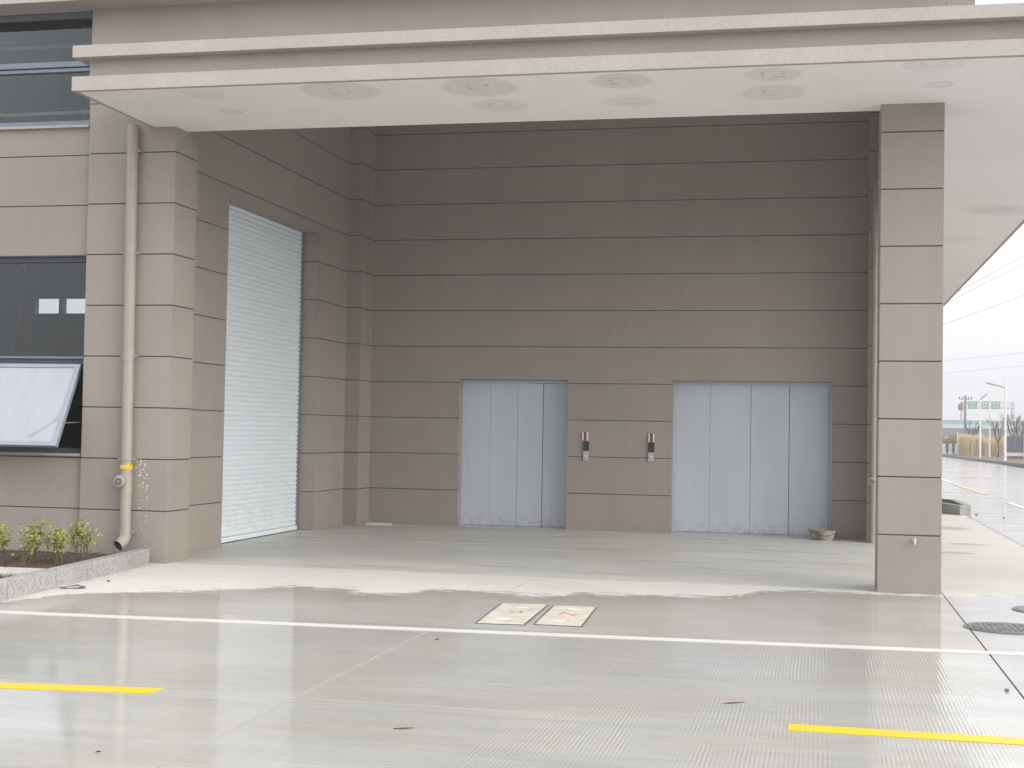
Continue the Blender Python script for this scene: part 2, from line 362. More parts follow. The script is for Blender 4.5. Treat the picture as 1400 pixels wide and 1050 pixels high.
def bay_mat():
    t = NT('bay_concrete'); p = t.pos(); s = t.sep(p)
    n1 = t.noise(t.scale(p, (.45, 1.6, 1)), 1.1, 6, .68); n2 = t.noise(p, .8, 5, .6); n3 = t.noise(p, 35, 4, .7)
    sm = t.smooth(t.noise(t.scale(p, (.3, 2.0, 1)), 1.5, 5, .7, .8), .50, .66, 0, .6)
    c = t.mix(t.smooth(n2, .35, .65), (0.56, 0.58, 0.545), (0.62, 0.61, 0.565))
    k = t.math('MULTIPLY', t.lin(n1, .3, .7, .82, 1.16), t.lin(n3, .3, .7, .96, 1.04))
    c = t.mix(1.0, c, t.comb(k, k, k), 'MULTIPLY')
    c = t.mix(sm, c, (0.56, 0.53, 0.47))
    t.set(Coat_Weight=.30, Coat_Roughness=t.lin(n1, .3, .7, .22, .42), Coat_IOR=1.4)
    return t.set(Base_Color=c, Roughness=.7, Normal=t.bump(n3, .002, .5))
M['bay'] = bay_mat()

def far_road():
    t = NT('far_wet_road'); p = t.pos()
    n = t.noise(t.scale(p, (.25, .05, 1)), 1.0, 6, .7); pd = t.noise(t.scale(p, (.12, .05, 1)), 2.2, 4, .65)
    c = t.mix(t.smooth(n, .4, .6), (0.36, 0.345, 0.33), (0.26, 0.25, 0.24))
    dk = t.smooth(t.noise(t.scale(p, (.10, .55, 1)), 1.0, 5, .7), .60, .68)
    c = t.mix(t.math('MULTIPLY', dk, .6), c, (0.16, 0.155, 0.15))
    t.set(Coat_Weight=t.math('MULTIPLY', t.smooth(pd, .36, .50, .55, 1), t.math('SUBTRACT', 1.0, t.math('MULTIPLY', dk, .6))), Coat_Roughness=t.lin(n, .3, .7, .10, .2), Coat_IOR=1.4)
    t.set(Coat_Normal=t.bump(t.noise(t.scale(p, (.3, 1.5, 1)), 2.0, 5, .7), .02, .5))
    return t.set(Base_Color=c, Roughness=.8)
M['road'] = far_road()

# ------------------------------------------------------------------ mesh helpers
class MB:
    def __init__(s): s.v = []; s.f = []
    def box(s, x0, x1, y0, y1, z0, z1):
        if x0 > x1: x0, x1 = x1, x0
        if y0 > y1: y0, y1 = y1, y0
        if z0 > z1: z0, z1 = z1, z0
        b = len(s.v)
        s.v += [(x0, y0, z0), (x1, y0, z0), (x1, y1, z0), (x0, y1, z0), (x0, y0, z1), (x1, y0, z1), (x1, y1, z1), (x0, y1, z1)]
        s.f += [tuple(b+i for i in q) for q in ((0, 3, 2, 1), (4, 5, 6, 7), (0, 1, 5, 4), (1, 2, 6, 5), (2, 3, 7, 6), (3, 0, 4, 7))]
        return s
    def tube(s, pts, rad, n=12, caps=True):
        pts = [Vector(p) for p in pts]
        if not isinstance(rad, (list, tuple)): rad = [rad]*len(pts)
        b = len(s.v); up = None
        for i, p in enumerate(pts):
            d = (pts[min(i+1, len(pts)-1)] - pts[max(i-1, 0)]).normalized()
            if up is None:
                up = d.orthogonal().normalized()
            up = (up - d*up.dot(d)).normalized(); side = d.cross(up)
            for j in range(n):
                a = 2*math.pi*j/n
                s.v.append(tuple(p + (up*math.cos(a) + side*math.sin(a))*rad[i]))
        for i in range(len(pts)-1):
            for j in range(n):
                k = (j+1) % n
                s.f.append((b+i*n+j, b+i*n+k, b+(i+1)*n+k, b+(i+1)*n+j))
        if caps:
            s.f.append(tuple(b+j for j in reversed(range(n)))); e = b+(len(pts)-1)*n
            s.f.append(tuple(e+j for j in range(n)))
        return s
    def lathe(s, prof, c=(0, 0, 0), n=24):
        b = len(s.v)
        for r, z in prof:
            for j in range(n):
                a = 2*math.pi*j/n; s.v.append((c[0]+r*math.cos(a), c[1]+r*math.sin(a), c[2]+z))
        for i in range(len(prof)-1):
            for j in range(n):
                k = (j+1) % n; s.f.append((b+i*n+j, b+i*n+k, b+(i+1)*n+k, b+(i+1)*n+j))
        s.f.append(tuple(b+j for j in reversed(range(n)))); e = b+(len(prof)-1)*n; s.f.append(tuple(e+j for j in range(n)))
        return s
    def poly(s, pts):
        b = len(s.v); s.v += [tuple(p) for p in pts]; s.f.append(tuple(range(b, b+len(pts)))); return s
    def prism(s, pts, z0, z1):
        b = len(s.v); n = len(pts)
        s.v += [(x, y, z0) for x, y in pts] + [(x, y, z1) for x, y in pts]
        s.f.append(tuple(b+i for i in reversed(range(n)))); s.f.append(tuple(b+n+i for i in range(n)))
        for i in range(n):
            k = (i+1) % n; s.f.append((b+i, b+k, b+n+k, b+n+i))
        return s
    def mesh(s, name, mat, smooth=False, bevel=0.0):
        me = bpy.data.meshes.new(name); me.from_pydata(s.v, [], s.f)
        bm = bmesh.new(); bm.from_mesh(me)
        if bevel:
            bmesh.ops.remove_doubles(bm, verts=bm.verts, dist=1e-5)
            bmesh.ops.bevel(bm, geom=[e for e in bm.edges if len(e.link_faces) == 2 and e.calc_face_angle(0) > .6], offset=bevel, segments=2, affect='EDGES', profile=.6)
        bmesh.ops.recalc_face_normals(bm, faces=bm.faces); bm.to_mesh(me); bm.free()
        me.materials.append(M[mat])
        if smooth:
            me.polygons.foreach_set('use_smooth', [True]*len(me.polygons))
            try: me.set_sharp_from_angle(angle=math.radians(40))
            except Exception: pass
        return me
    def build(s, name, mat, parent=None, smooth=False, bevel=0.0, kind=None):
        return link(name, s.mesh(name, mat, smooth, bevel), parent, kind)

def link(name, me, parent=None, kind=None, loc=None):
    o = bpy.data.objects.new(name, me); COL.objects.link(o)
    if parent is not None:
        o.parent = parent
        o.matrix_parent_inverse = Matrix.Translation(-world_loc(parent))
    if loc: o.location = loc
    if kind: o['kind'] = kind
    return o
def world_loc(o):
    v = Vector(o.location)
    return v if o.parent is None else v
def thing(name, label, cat, loc=(0, 0, 0), group=None):
    o = bpy.data.objects.new(name, None); COL.objects.link(o); o.location = loc; o.empty_display_size = .2
    return tag(o, label, cat, group)
def tag(o, label, cat, group=None):
    o['label'] = label; o['category'] = cat
    if group: o['group'] = group
    return o
def dup(root, loc, label, group=None):
    def cp(o, par):
        c = o.copy(); COL.objects.link(c)
        if par is not None: c.parent = par
        for ch in [q for q in list(o.children)]: cp(ch, c)
        return c
    r = cp(root, None); r.location = loc; r['label'] = label
    if group: r['group'] = group
    return r

# rectangles of a band of wall left over by openings, grouped into panels
def pieces(a0, a1, z0, z1, holes):
    cuts = sorted({a0, a1, *[h for q in holes for h in (q[0], q[1]) if a0 < h < a1]})
    runs, cur = [], []
    for s, e in zip(cuts[:-1], cuts[1:]):
        segs = [(z0, z1)]
        for h0, h1, hz0, hz1 in holes:
            if h0 <= s+1e-6 and h1 >= e-1e-6:
                new = []
                for u, v in segs:
                    if hz1 <= u or hz0 >= v: new.append((u, v)); continue
                    if hz0 > u: new.append((u, hz0))
                    if hz1 < v: new.append((hz1, v))
                segs = new
        segs = [q for q in segs if q[1]-q[0] > .02]
        if segs: cur += [(s, e, u, v) for u, v in segs]
        elif cur: runs.append(cur); cur = []
    if cur: runs.append(cur)
    return runs
PCACHE = {}
G = 0.0065      # half width of a wall joint
def wall(name, root, axis, plane, out, a0, a1, z0, z1, holes=(), core=.25, mat='wall', hz=.6):
    """painted wall running along an axis, scored into 0.6 m courses; out = outward direction along the other axis"""
    holes = list(holes); T = .012
    def bx(m, s, e, u, v, d0, d1):
        p, q = plane-out*d0, plane-out*d1
        if axis == 'x': m.box(s, e, p, q, u, v)
        else: m.box(p, q, s, e, u, v)
    m = MB()
    for run in pieces(a0, a1, z0, z1, holes):
        for s, e, u, v in run: bx(m, s, e, u, v, T, core)
    c = m.build(name, mat, root)
    g = MB(); k = math.ceil(z0/hz+1e-6)
    while k*hz < z1-.02:
        zz = k*hz
        for run in pieces(a0, a1, zz-.012, zz+.012, holes):
            for s, e, u, v in run: bx(g, s+.001, e-.001, u, v, T-.003, T+.004)
        k += 1
    if g.v: g.build('joint_line', 'groove', c, kind='stuff')
    k = math.floor(z0/hz+1e-6)
    while k*hz < z1-.02:
        u, v = max(z0, k*hz+(G if k*hz > z0+.01 else 0)), min(z1, (k+1)*hz-(G if (k+1)*hz < z1-.01 else 0))
        for run in pieces(a0, a1, u, v, holes):
            ox, oz = run[0][0], u
            rel = tuple((round(s-ox, 4), round(e-ox, 4), round(p-oz, 4), round(q-oz, 4)) for s, e, p, q in run)
            key = (axis, out, mat, rel)
            if key not in PCACHE:
                pm = MB()
                for s, e, p, q in rel:
                    d0, d1 = 0, -out*T
                    if axis == 'x': pm.box(s, e, d0, d1, p, q)
                    else: pm.box(d0, d1, s, e, p, q)
                PCACHE[key] = pm.mesh('wall_panel', mat)
            link('wall_panel', PCACHE[key], c, loc=(ox, plane, oz) if axis == 'x' else (plane, ox, oz))
        k += 1
    return c
def pillar(name, root, x0, x1, y0, y1, z0, z1, mat='wall', hz=.6):
    T = .012
    c = MB().box(x0+T, x1-T, y0+T, y1-T, z0, z1).build(name, mat, root)
    g = MB(); k = math.ceil(z0/hz+1e-6)
    while k*hz < z1-.02:
        g.box(x0+T-.004, x1-T+.004, y0+T-.004, y1-T+.004, k*hz-.012, k*hz+.012); k += 1
    if g.v: g.build('joint_line', 'groove', c, kind='stuff')
    k = math.floor(z0/hz+1e-6)
    while k*hz < z1-.02:
        u, v = max(z0, k*hz+(G if k*hz > z0+.01 else 0)), min(z1, (k+1)*hz-(G if (k+1)*hz < z1-.01 else 0))
        key = (x0, x1, y0, y1, round(v-u, 4), mat)
        if key not in PCACHE: PCACHE[key] = MB().box(0, x1-x0, 0, y1-y0, 0, v-u).mesh('wall_panel', mat, bevel=.006)
        link('wall_panel', PCACHE[key], c, loc=(x0, y0, u)); k += 1
    return c

# ================================================================== GROUND
def structure(name, mb, mat): return mb.build(name, mat, kind='structure')
structure('ground', MB().box(-900, 900, -300, 1800, -.5, -.06), 'earth')
yard = structure('yard', MB().box(-20, 14, -18, 21.4, -.06, -.03), 'groove')
J = .006
def slab(x0, x1, y0, y1, mat='yard', name='concrete_slab'):
    return MB().box(x0+J, x1-J, y0+J, y1-J, -.045, 0).build(name, mat, yard, bevel=.003)
XJ = [-20, -15.9, -11.61, -7.32, -3.03, 1.263, 5.55, 9.84, 14]
YJ = [-18, -13.75, -10.46, -7.17, -3.86, .12]
for xa, xb in zip(XJ[:-1], XJ[1:]):
    for ya, yb in zip(YJ[:-1], YJ[1:]): slab(xa, xb, ya, yb)
YR = [.12, 4.3, 8.5, 12.8, 17.1, 21.4]
for xa, xb in zip([1.263, 3.03, 7.3, 11.5], [3.03, 7.3, 11.5, 14]):
    for ya, yb in zip(YR[:-1], YR[1:]): slab(xa, xb, ya, yb)
slab(-7.93, 1.263, .12, 7.96, 'bay', 'bay_floor')
structure('road', MB().box(1.27, 11.2, 21.4, 113, -.05, -.004), 'road')
MB().box(-3.03-J+.0005, -3.03+J-.0005, -18, .11, -.028, -.0025).build('joint_filler', 'sealant', yard)
MB().box(-20, -3.04, -7.17-J+.0005, -7.17+J-.0005, -.028, -.0025).box(-3.02, 1.255, -7.17-J+.0005, -7.17+J-.0005, -.028, -.0025).build('joint_filler', 'sealant', yard, kind='stuff')
structure('forecourt', MB().box(-70, 70, -80, -18.01, -.05, -.001).box(-70, -20.01, -18, -.2, -.05, -.001).box(14.01, 70, -18, 21.4, -.05, -.001), 'yard')
# painted markings
def strip(name, a, b, wd, mat, skew=0.0, z=.004):
    a, b = Vector(a), Vector(b); d = (b-a).normalized(); n = Vector((-d.y, d.x))*wd/2
    return MB().prism([tuple(a-n), tuple(b-n+d*skew), tuple(b+n-d*skew), tuple(a+n)], z-.003, z).build(name, mat, yard)
strip('white_edge_line', (-14, -4.74), (5.5, -3.72), .145, 'whiteline')
strip('yellow_lane_dash', (-9.6, -7.93), (-3.90, -7.225), .165, 'yellowline', -.02)
strip('yellow_lane_dash', (-.152, -7.15), (5.2, -7.19), .165, 'yellowline')
for (x, ya, yb, mt) in ((4.75, 15.5, 22.5, 'whiteline'), (4.7, 27.5, 36.5, 'yellowfaded'), (4.7, 38, 52, 'whiteline')):
    strip('white_lane_dash' if mt == 'whiteline' else 'yellow_lane_dash', (x, ya), (x-.05, yb), .16, mt, z=.006)

# ================================================================== BUILDING
B = thing('factory_building', 'beige and grey panelled factory building with deep loading bay and white-soffited canopy', 'building', (-4, 0, 0))
WIN_LO = (-12.3, -8.515, 1.25, 3.6); WIN_UP = (-12.3, -8.515, 5.16, 6.57)
wall('facade_wall', B, 'x', .07, -1, -20, -8.49, 0, 8.4, [WIN_LO, WIN_UP], core=.3)
pillar('corner_pilaster', B, -8.49, -7.38, 0, .6, 0, 5.39, 'wall_flecked')
SH = (2.23, 5.662, 0, 4.65)
wall('bay_side_wall', B, 'y', -7.68, 1, .6, 7.06, 0, 7.2, [SH], core=.33)
wall('doorway_reveal', B, 'x', 5.65, -1, -8.0, -7.694, 0, 4.65, core=.0125+.2)
pillar('bay_corner_pilaster', B, -7.95, -7.43, 7.06, 7.95, 0, 7.2)
L1 = (-5.88, -4.04, 0, 2.455); L2 = (-2.33, .205, 0, 2.465)
wall('bay_back_wall', B, 'x', 7.67, -1, -7.43, .72, 0, 7.2, [L1, L2], core=.29)
pillar('bay_end_pilaster', B, .72, 1.24, 7.06, 7.95, 0, 7.2)
pillar('canopy_column', B, .604, 1.241, 0, .68, 0, 5.13)
MB().box(.605, 1.24, .29, .679, 5.131, 7.2).build('leak_block', 'wall', B)  # unseen block added above the column to close a light leak
wall('end_wall', B, 'y', 1.238, 1, 7.95, 26, 0, 8.4, core=.3)
wall('upper_wall', B, 'x', 0, -1, -8.49, 1.243, 5.4, 8.4, core=.28)
wall('upper_wall_end', B, 'x', .03, -1, 1.249, 1.54, 5.4, 8.4, core=.28)
MB().box(-20, 1.62, -.36, -.001, 6.53, 6.72).box(-20, -8.492, -.001, .069, 6.53, 6.72).build('cornice', 'band', B, bevel=.005)
# shell: beams, floors, roof, rooms behind the facade
MB().box(-7.38, .61, .30-.18, .30-.002, 5.15, 7.2).box(.92, 1.22, .69, 7.05, 5.15, 7.2).build('canopy_beam', 'wall', B)
MB().box(-8.0, 1.24, .28, 7.95, 7.21, 7.4).build('bay_ceiling', 'soffit', B)
MB().box(-20, 1.6, .3, 14, 8.41, 8.6).box(-7.9, 1.23, 14, 26, 8.41, 8.6).build('roof', 'room_dark', B)
rw = MB()
for run in pieces(-20, -8.0, 0, 8.4, [(-17.62, -17.0, 4.10, 4.45), (-16.92, -16.1, 4.10, 4.45)]):
    for s, e, u, v in run: rw.box(s, e, 14, 14.2, u, v)
rw.build('interior_wall', 'room', B)
for q in ((-20.2, -20, .1, 14.2), (-8.2, -8.02, 7.96, 14.2), (-8.0, 1.2, 8.6, 8.8), (-7.4, 1.2, 25.7, 26)): MB().box(*q, 0, 8.4).build('interior_wall', 'room', B)
MB().box(-19.99, -8.02, .38, 13.99, 4.62, 4.98).build('floor_slab', 'room', B)
MB().box(-19.99, -8.02, .38, 13.99, -.02, .02).build('interior_floor', 'room_dark', B)
for (x, y) in ((-11.3, 3.0), (-16.0, 3.0), (-11.3, 9), (-16, 9)):
    MB().box(x, x+.65, y, y+.65, 4.98, 8.4).build('interior_column', 'room_dark', B)
for (x, y) in ((-14.6, 3.0), (-12.6, 9)): MB().box(x, x+.65, y, y+.65, .02, 4.62).build('interior_column', 'room_dark', B)
# canopy
def ell(mb, i, z0, z1):
    mb.box(-7.72+i, 3.2-i, -1.77+i, .298, z0, z1); mb.box(1.243+i, 3.2-i, .298, 26, z0, z1); return mb
can = ell(MB(), 0, 5.1, 5.25).build('canopy', 'band', B)
ell(MB(), .13, 5.25, 5.455).build('fascia_recess', 'wall', can)
ell(MB(), 0, 5.455, 5.58).build('fascia_band', 'band', can)
so = MB().box(-7.655, 3.135, -1.705, .296, 5.095, 5.12).box(1.25, 3.135, .296, 25.95, 5.095, 5.12)
so.build('soffit', 'soffit', can)
# roller shutter
door = MB().box(-8.02, -7.995, 2.2, 5.64, 0, 4.68).build('roller_door', 'frame_grey', B)
MB().box(-7.99, -7.90, 2.16, 2.225, 0, 4.66).build('guide_rail', 'frame_grey', door); MB().box(-7.99, -7.915, 5.60, 5.648, 0, 4.66).build('guide_rail', 'frame_grey', door)
MB().box(-7.98, -7.915, 2.24, 5.60, .012, .078).build('bottom_bar', 'slat', door, bevel=.006)
sl = MB(); pr = [(-.002, 0), (.010, .006), (.017, .022), (.018, .038), (.013, .054), (.001, .063), (-.003, .0685)]
for y in (0, 3.40):
    for dx, dz in pr: sl.v.append((dx, y, dz))
n = len(pr)
for i in range(n-1): sl.f.append((i, i+1, n+i+1, n+i))
slm = sl.mesh('slat', 'slat')
for i in range(66): link('slat', slm, door, loc=(-7.955, 2.22, .080+i*.0695))
# lift doors
def lift(x0, x1, top, cuts, label):
    yd = 7.90
    d = MB().box(x0+.001, x0+.05, yd-.03, yd+.06, 0, top-.002).box(x1-.05, x1-.001, yd-.03, yd+.06, 0, top-.002).box(x0+.05, x1-.05, yd-.03, yd+.06, top-.05, top-.002).box(x0+.05, x1-.05, yd-.06, yd+.05, .002, .014).build('elevator_door', 'lift', B)
    d['label'] = label
    cuts = [x0+.05]+cuts+[x1-.05]
    for i, (a, b) in enumerate(zip(cuts[:-1], cuts[1:])):
        off = .025 if i == len(cuts)-2 else (.0 if i % 2 == 0 else .003)
        g = .0013 if i < len(cuts)-3 else .004
        MB().box(a+g, b-g, yd+off, yd+off+.04, .02, top-.052).build('door_panel', 'lift', d, bevel=.0015)
    MB().box(x0+.05, x1-.05, yd+.10, yd+.13, 0, top).build('shaft_shade', 'hole', d)  # dark plate stands for the shade in the shaft behind the panel gaps
lift(L1[0], L1[1], 2.455, [-5.40, -4.93, -4.50], 'narrower grey lift door left of the call panels')
lift(L2[0], L2[1], 2.465, [-1.73, -1.08, -.47], 'wider grey lift door right of the call panels')
# windows
wy = .16
def bars(mb, L): 
    for b in L: mb.box(*b)
    return mb
x0, x1, z0, z1 = WIN_LO
wf = bars(MB(), [(x0, x1, wy, wy+.09, z1-.065, z1-.001), (x0, x1, wy, wy+.09, z0+.001, z0+.06), (x1-.05, x1-.001, wy, wy+.09, z0+.06, z1-.065), (x0, x0+.06, wy, wy+.09, z0+.06, z1-.065),
                 (x0+.06, x1-.05, wy, wy+.09, 2.31, 2.385), (-10.4, -10.34, wy+.002, wy+.088, z0+.06, z1-.065)]).build('window', 'frame', B)
wf['label'] = 'lower window with a pale top-hung sash propped open'
MB().box(x0+.06, -10.4, wy+.04, wy+.048, 2.385, z1-.065).box(-10.34, x1-.05, wy+.04, wy+.048, 2.385, z1-.065).build('pane', 'glass', wf)
MB().box(x0+.06, x1-.05, wy-.035, wy-.001, 2.375, 2.40).build('transom_cap', 'frame_grey', wf)
sill = MB(); sill.prism([(0, 0), (0, 0)], 0, 0) if False else None
MB().box(x0, x1, .03, wy, z0-.035, z0-.002).build('window_sill', 'band', wf, bevel=.006)
def sash(xa, xb):
    top = Vector((0, .125, 2.30)); bot = Vector((0, -.385, 1.335)); d = (bot-top); L = d.length; d.normalize(); nrm = Vector((0, d.z, -d.y)); nrm = nrm if nrm.y < 0 else -nrm
    def bar(m, xs, xe, s, e, h0, h1):
        b = len(m.v)
        for (x, q, h) in ((xs, s, h0), (xe, s, h0), (xe, e, h0), (xs, e, h0), (xs, s, h1), (xe, s, h1), (xe, e, h1), (xs, e, h1)):
            P = top+d*q+nrm*h; m.v.append((x, P.y, P.z))
        m.f += [tuple(b+i for i in q) for q in ((0, 3, 2, 1), (4, 5, 6, 7), (0, 1, 5, 4), (1, 2, 6, 5), (2, 3, 7, 6), (3, 0, 4, 7))]
    m = MB(); fw = .065
    bar(m, xa, xa+fw, 0, L, -.03, .02); bar(m, xb-fw, xb, 0, L, -.03, .02); bar(m, xa+fw, xb-fw, 0, fw*.7, -.03, .02); bar(m, xa+fw, xb-fw, L-fw*.8, L, -.03, .02)
    s = m.build('sash', 'frame_pale', wf)
    m = MB(); bar(m, xa+fw, xb-fw, fw*.7, L-fw*.8, -.002, .006); m.build('pane', 'film', s)
    m = MB(); P0 = lambda x, q, h: (x, (top+d*q+nrm*h).y, (top+d*q+nrm*h).z)
    m.poly([P0(xb-.42, L*.90, .0075), P0(xb-.36, L*.90, .0075), P0(xb-.10, L*.70, .0075), P0(xb-.085, L*.62, .0075), P0(xb-.16, L*.72, .0075)]); m.build('film_crease', 'frame_pale', s)
    m = MB(); P = top+d*(L*.72)
    m.tube([(xb-.03, wy+.02, 1.62), (xb-.03, P.y+.03, P.z)], .008, 6); m.build('stay', 'galv', s)
sash(-10.33, -8.585)
x0, x1, z0, z1 = WIN_UP
wu = bars(MB(), [(x0, x1, wy-.02, wy+.07, z1-.085, z1-.001), (x0, x1, wy-.02, wy+.07, z0+.001, z0+.075), (x1-.06, x1-.001, wy-.02, wy+.07, z0+.075, z1-.085), (x0, x0+.06, wy-.02, wy+.07, z0+.075, z1-.085),
                 (x0+.06, x1-.06, wy-.02, wy+.07, 5.835, 5.875), (x0+.06, x1-.06, wy-.05, wy+.05, 5.885, 5.95), (-10.9, -10.85, wy-.018, wy+.068, z0+.075, z1-.085)]).build('window', 'frame_grey', B)
wu['label'] = 'upper window with two blue-grey framed lights'
MB().box(x0+.06, -10.9, wy+.02, wy+.028, z0+.075, 5.835).box(-10.85, x1-.06, wy+.02, wy+.028, z0+.075, 5.835).box(x0+.06, -10.9, wy+.02, wy+.028, 5.95, z1-.085).box(-10.85, x1-.06, wy+.02, wy+.028, 5.95, z1-.085).build('pane', 'glass', wu)
MB().box(x0, x1, .02, wy-.02, z0-.03, z0-.002).build('window_sill', 'band', wu)

# things inside the rooms that show through the glass
tag(MB().tube([(-13.05, 6, .02), (-13.05, 6, 4.62)], .055, 10).build('fire_pipe', 'redpipe', smooth=True), 'dark red vertical pipe inside the room behind the lower window', 'pipe')
tag(MB().tube([(-14, 2.2, 6.72), (-8.6, 2.2, 6.78)], .03, 8).build('light_line', 'white'), 'white rod standing for a bright line in the top light of the upper window', 'light_line', 'rods standing for bright lines behind the upper window')  # white rods added to stand for bright lines in the window
tag(MB().tube([(-14, 1.2, 5.55), (-8.6, 1.2, 5.60)], .025, 8).build('light_line', 'white'), 'white rod standing for a bright line low in the bottom light of the upper window', 'light_line', 'rods standing for bright lines behind the upper window')

# ================================================================== DRAINPIPES
def ring(m, c, r, h, n=16):
    m.lathe([(r, -h/2), (r, h/2)], c, n)
def clamp(root, x, y, z, r):
    m = MB(); ring(m, (x, y, z), r+.006, .03)
    m.box(x-r-.035, x-r, y-.012, y+.012, z-.013, z+.013).box(x+r, x+r+.035, y-.012, y+.012, z-.013, z+.013)
    m.tube([(x-r-.026, y-.02, z), (x-r-.026, y+.09, z)], .006, 6).tube([(x+r+.026, y-.02, z), (x+r+.026, y+.09, z)], .006, 6)
    m.build('clamp', 'pipe', root, smooth=True)
def vent(root, x, y, z, r):
    m = MB(); prof = [(0, .0), (r*.72, 0), (r*.95, .012), (r, .03), (r*.92, .06), (r*.7, .075)]
    m.lathe(prof, (0, 0, 0), 20); m.v = [(x+a, y+c, z+b) for a, b, c in m.v]
    v = m.build('vent_cap', 'pipe', root, smooth=True)
    h = MB()
    for k in range(8):
        a = 2*math.pi*k/8; cx, cz = x+math.cos(a)*r*.38, z+math.sin(a)*r*.38
        dx, dz = math.cos(a), math.sin(a)
        q = [(-.011, -.006), (.014, -.008), (.014, .008), (-.011, .006)]
        h.poly([(cx+p*dx-s*dz, y-.002, cz+p*dz+s*dx) for p, s in q])
    h.build('vent_hole', 'hole', v)
PX0, PX1 = -7.886, -7.846
px = lambda z: PX1+(PX0-PX1)*z/5.1
dp = thing('drainpipe', 'beige drainpipe with a strip of yellow tape on the left pilaster', 'drainpipe', (-7.85, -.09, .3))
MB().tube([(px(5.11), -.09, 5.11), (px(2.4), -.09, 2.4)], .066, 20).tube([(px(2.46), -.09, 2.46), (px(2.34), -.09, 2.34)], .071, 20).tube([(px(2.4), -.09, 2.4), (px(.34), -.09, .34)], .064, 20).build('pipe', 'pipe', dp, smooth=True)
for z in (4.8, 3.6, 2.4, 1.2, .36): clamp(dp, px(z), -.09, z, .066)
m = MB(); m.tube([(px(1.03), -.09, 1.03), (px(.80), -.09, .80)], .069, 20); m.build('collar', 'pipe', dp, smooth=True)
vent(dp, px(.94)-.035, -.21, .945, .073)
MB().tube([(px(.94)-.035, -.15, .945), (px(.94)-.01, -.08, .94)], .05, 16).build('vent_neck', 'pipe', dp, smooth=True)
m = MB(); m.tube([(px(1.115), -.09, 1.135), (px(1.1), -.09, 1.085)], .0685, 20, False); m.poly([(px(1.1)-.05, -.155, 1.12), (px(1.1)+.066, -.135, 1.155), (px(1.1)+.066, -.14, 1.12), (px(1.1)-.02, -.16, 1.09)]); m.build('yellow_tape', 'tape', dp)
el = [(px(.3), -.09, .36), (px(.3), -.092, .30), (px(.3)-.008, -.112, .255), (px(.3)-.022, -.16, .218), (px(.3)-.034, -.20, .20)]
MB().tube(el, [.069, .069, .068, .067, .066], 18, False).tube(el, [.062]*5, 18, False).build('elbow', 'pipe', dp, smooth=True)
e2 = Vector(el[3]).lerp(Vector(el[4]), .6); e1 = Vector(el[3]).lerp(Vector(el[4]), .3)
MB().tube([tuple(e1), tuple(e2)], .061, 18).build('outlet_shade', 'hole', dp)  # dark plug stands for the shade inside the open pipe end
dq = thing('drainpipe', 'beige drainpipe with a round vent cap beside the buckets in the bay corner', 'drainpipe', (.82, 6.97, 0))
MB().tube([(.82, 6.97, .0), (.82, 6.97, 5.33), (.835, 6.98, 5.42), (.88, 7.03, 5.5), (.95, 7.1, 5.56)], .056, 18).build('pipe', 'pipe', dq, smooth=True)
for z in (4.7, 3.6, 2.4, 1.35, .5): clamp(dq, .82, 6.97, z, .056)
vent(dq, .785, 6.86, .935, .065)
MB().tube([(.785, 6.92, .935), (.81, 6.97, .935)], .042, 14).build('vent_neck', 'pipe', dq, smooth=True)

# ================================================================== CALL PANELS
def indicator(x, z, label):
    t = thing('floor_indicator', label, 'indicator', (x, 7.668, z), 'floor indicators over the lift buttons')
    MB().box(x-.052, x+.052, 7.645, 7.668, z-.072, z+.072).build('case', 'steelplate', t, bevel=.004)
    MB().box(x-.022, x+.022, 7.640, 7.645, z-.068, z+.068).build('screen', 'display', t)
    for s in (-1, 1): MB().box(x+s*.036-.009, x+s*.036+.009, 7.640, 7.645, z-.066, z+.066).build('trim', 'chrome', t)
    MB().poly([(x-.008, 7.6385, z+.01), (x+.008, 7.6385, z+.01), (x, 7.6385, z+.024)]).box(x-.003, x+.003, 7.6385, 7.640, z-.022, z+.01).build('arrow_mark', 'digit', t)
def buttons(x, z0, z1, label):
    t = thing('lift_call_panel', label, 'call panel', (x, 7.668, z0), 'lift call panels')
    zm = z0+(z1-z0)*.5
    MB().box(x-.047, x+.047, 7.642, 7.668, z0, zm-.001).build('steel_plate', 'steelplate', t, bevel=.004)
    MB().box(x-.047, x+.047, 7.638, 7.668, zm, z1).build('black_plate', 'black', t, bevel=.004)
    m = MB(); m.lathe([(.014, 0), (.013, .006)], (0, 0, 0), 16); m.v = [(x+a, 7.641-c, z0+.085+b) for a, b, c in m.v]; m.build('button', 'button', t)
    MB().box(x-.02, x+.02, 7.6405, 7.642, z0+.03, z0+.036).build('name_strip', 'chrome', t)
indicator(-3.74, 1.535, 'red floor indicator above the left call panel, nearer the narrow lift door')
indicator(-2.655, 1.53, 'red floor indicator above the right call panel, nearer the wide lift door')
buttons(-3.722, 1.135, 1.45, 'black and steel lift button panel nearer the narrow lift door')
buttons(-2.655, 1.14, 1.45, 'black and steel lift button panel nearer the wide lift door')

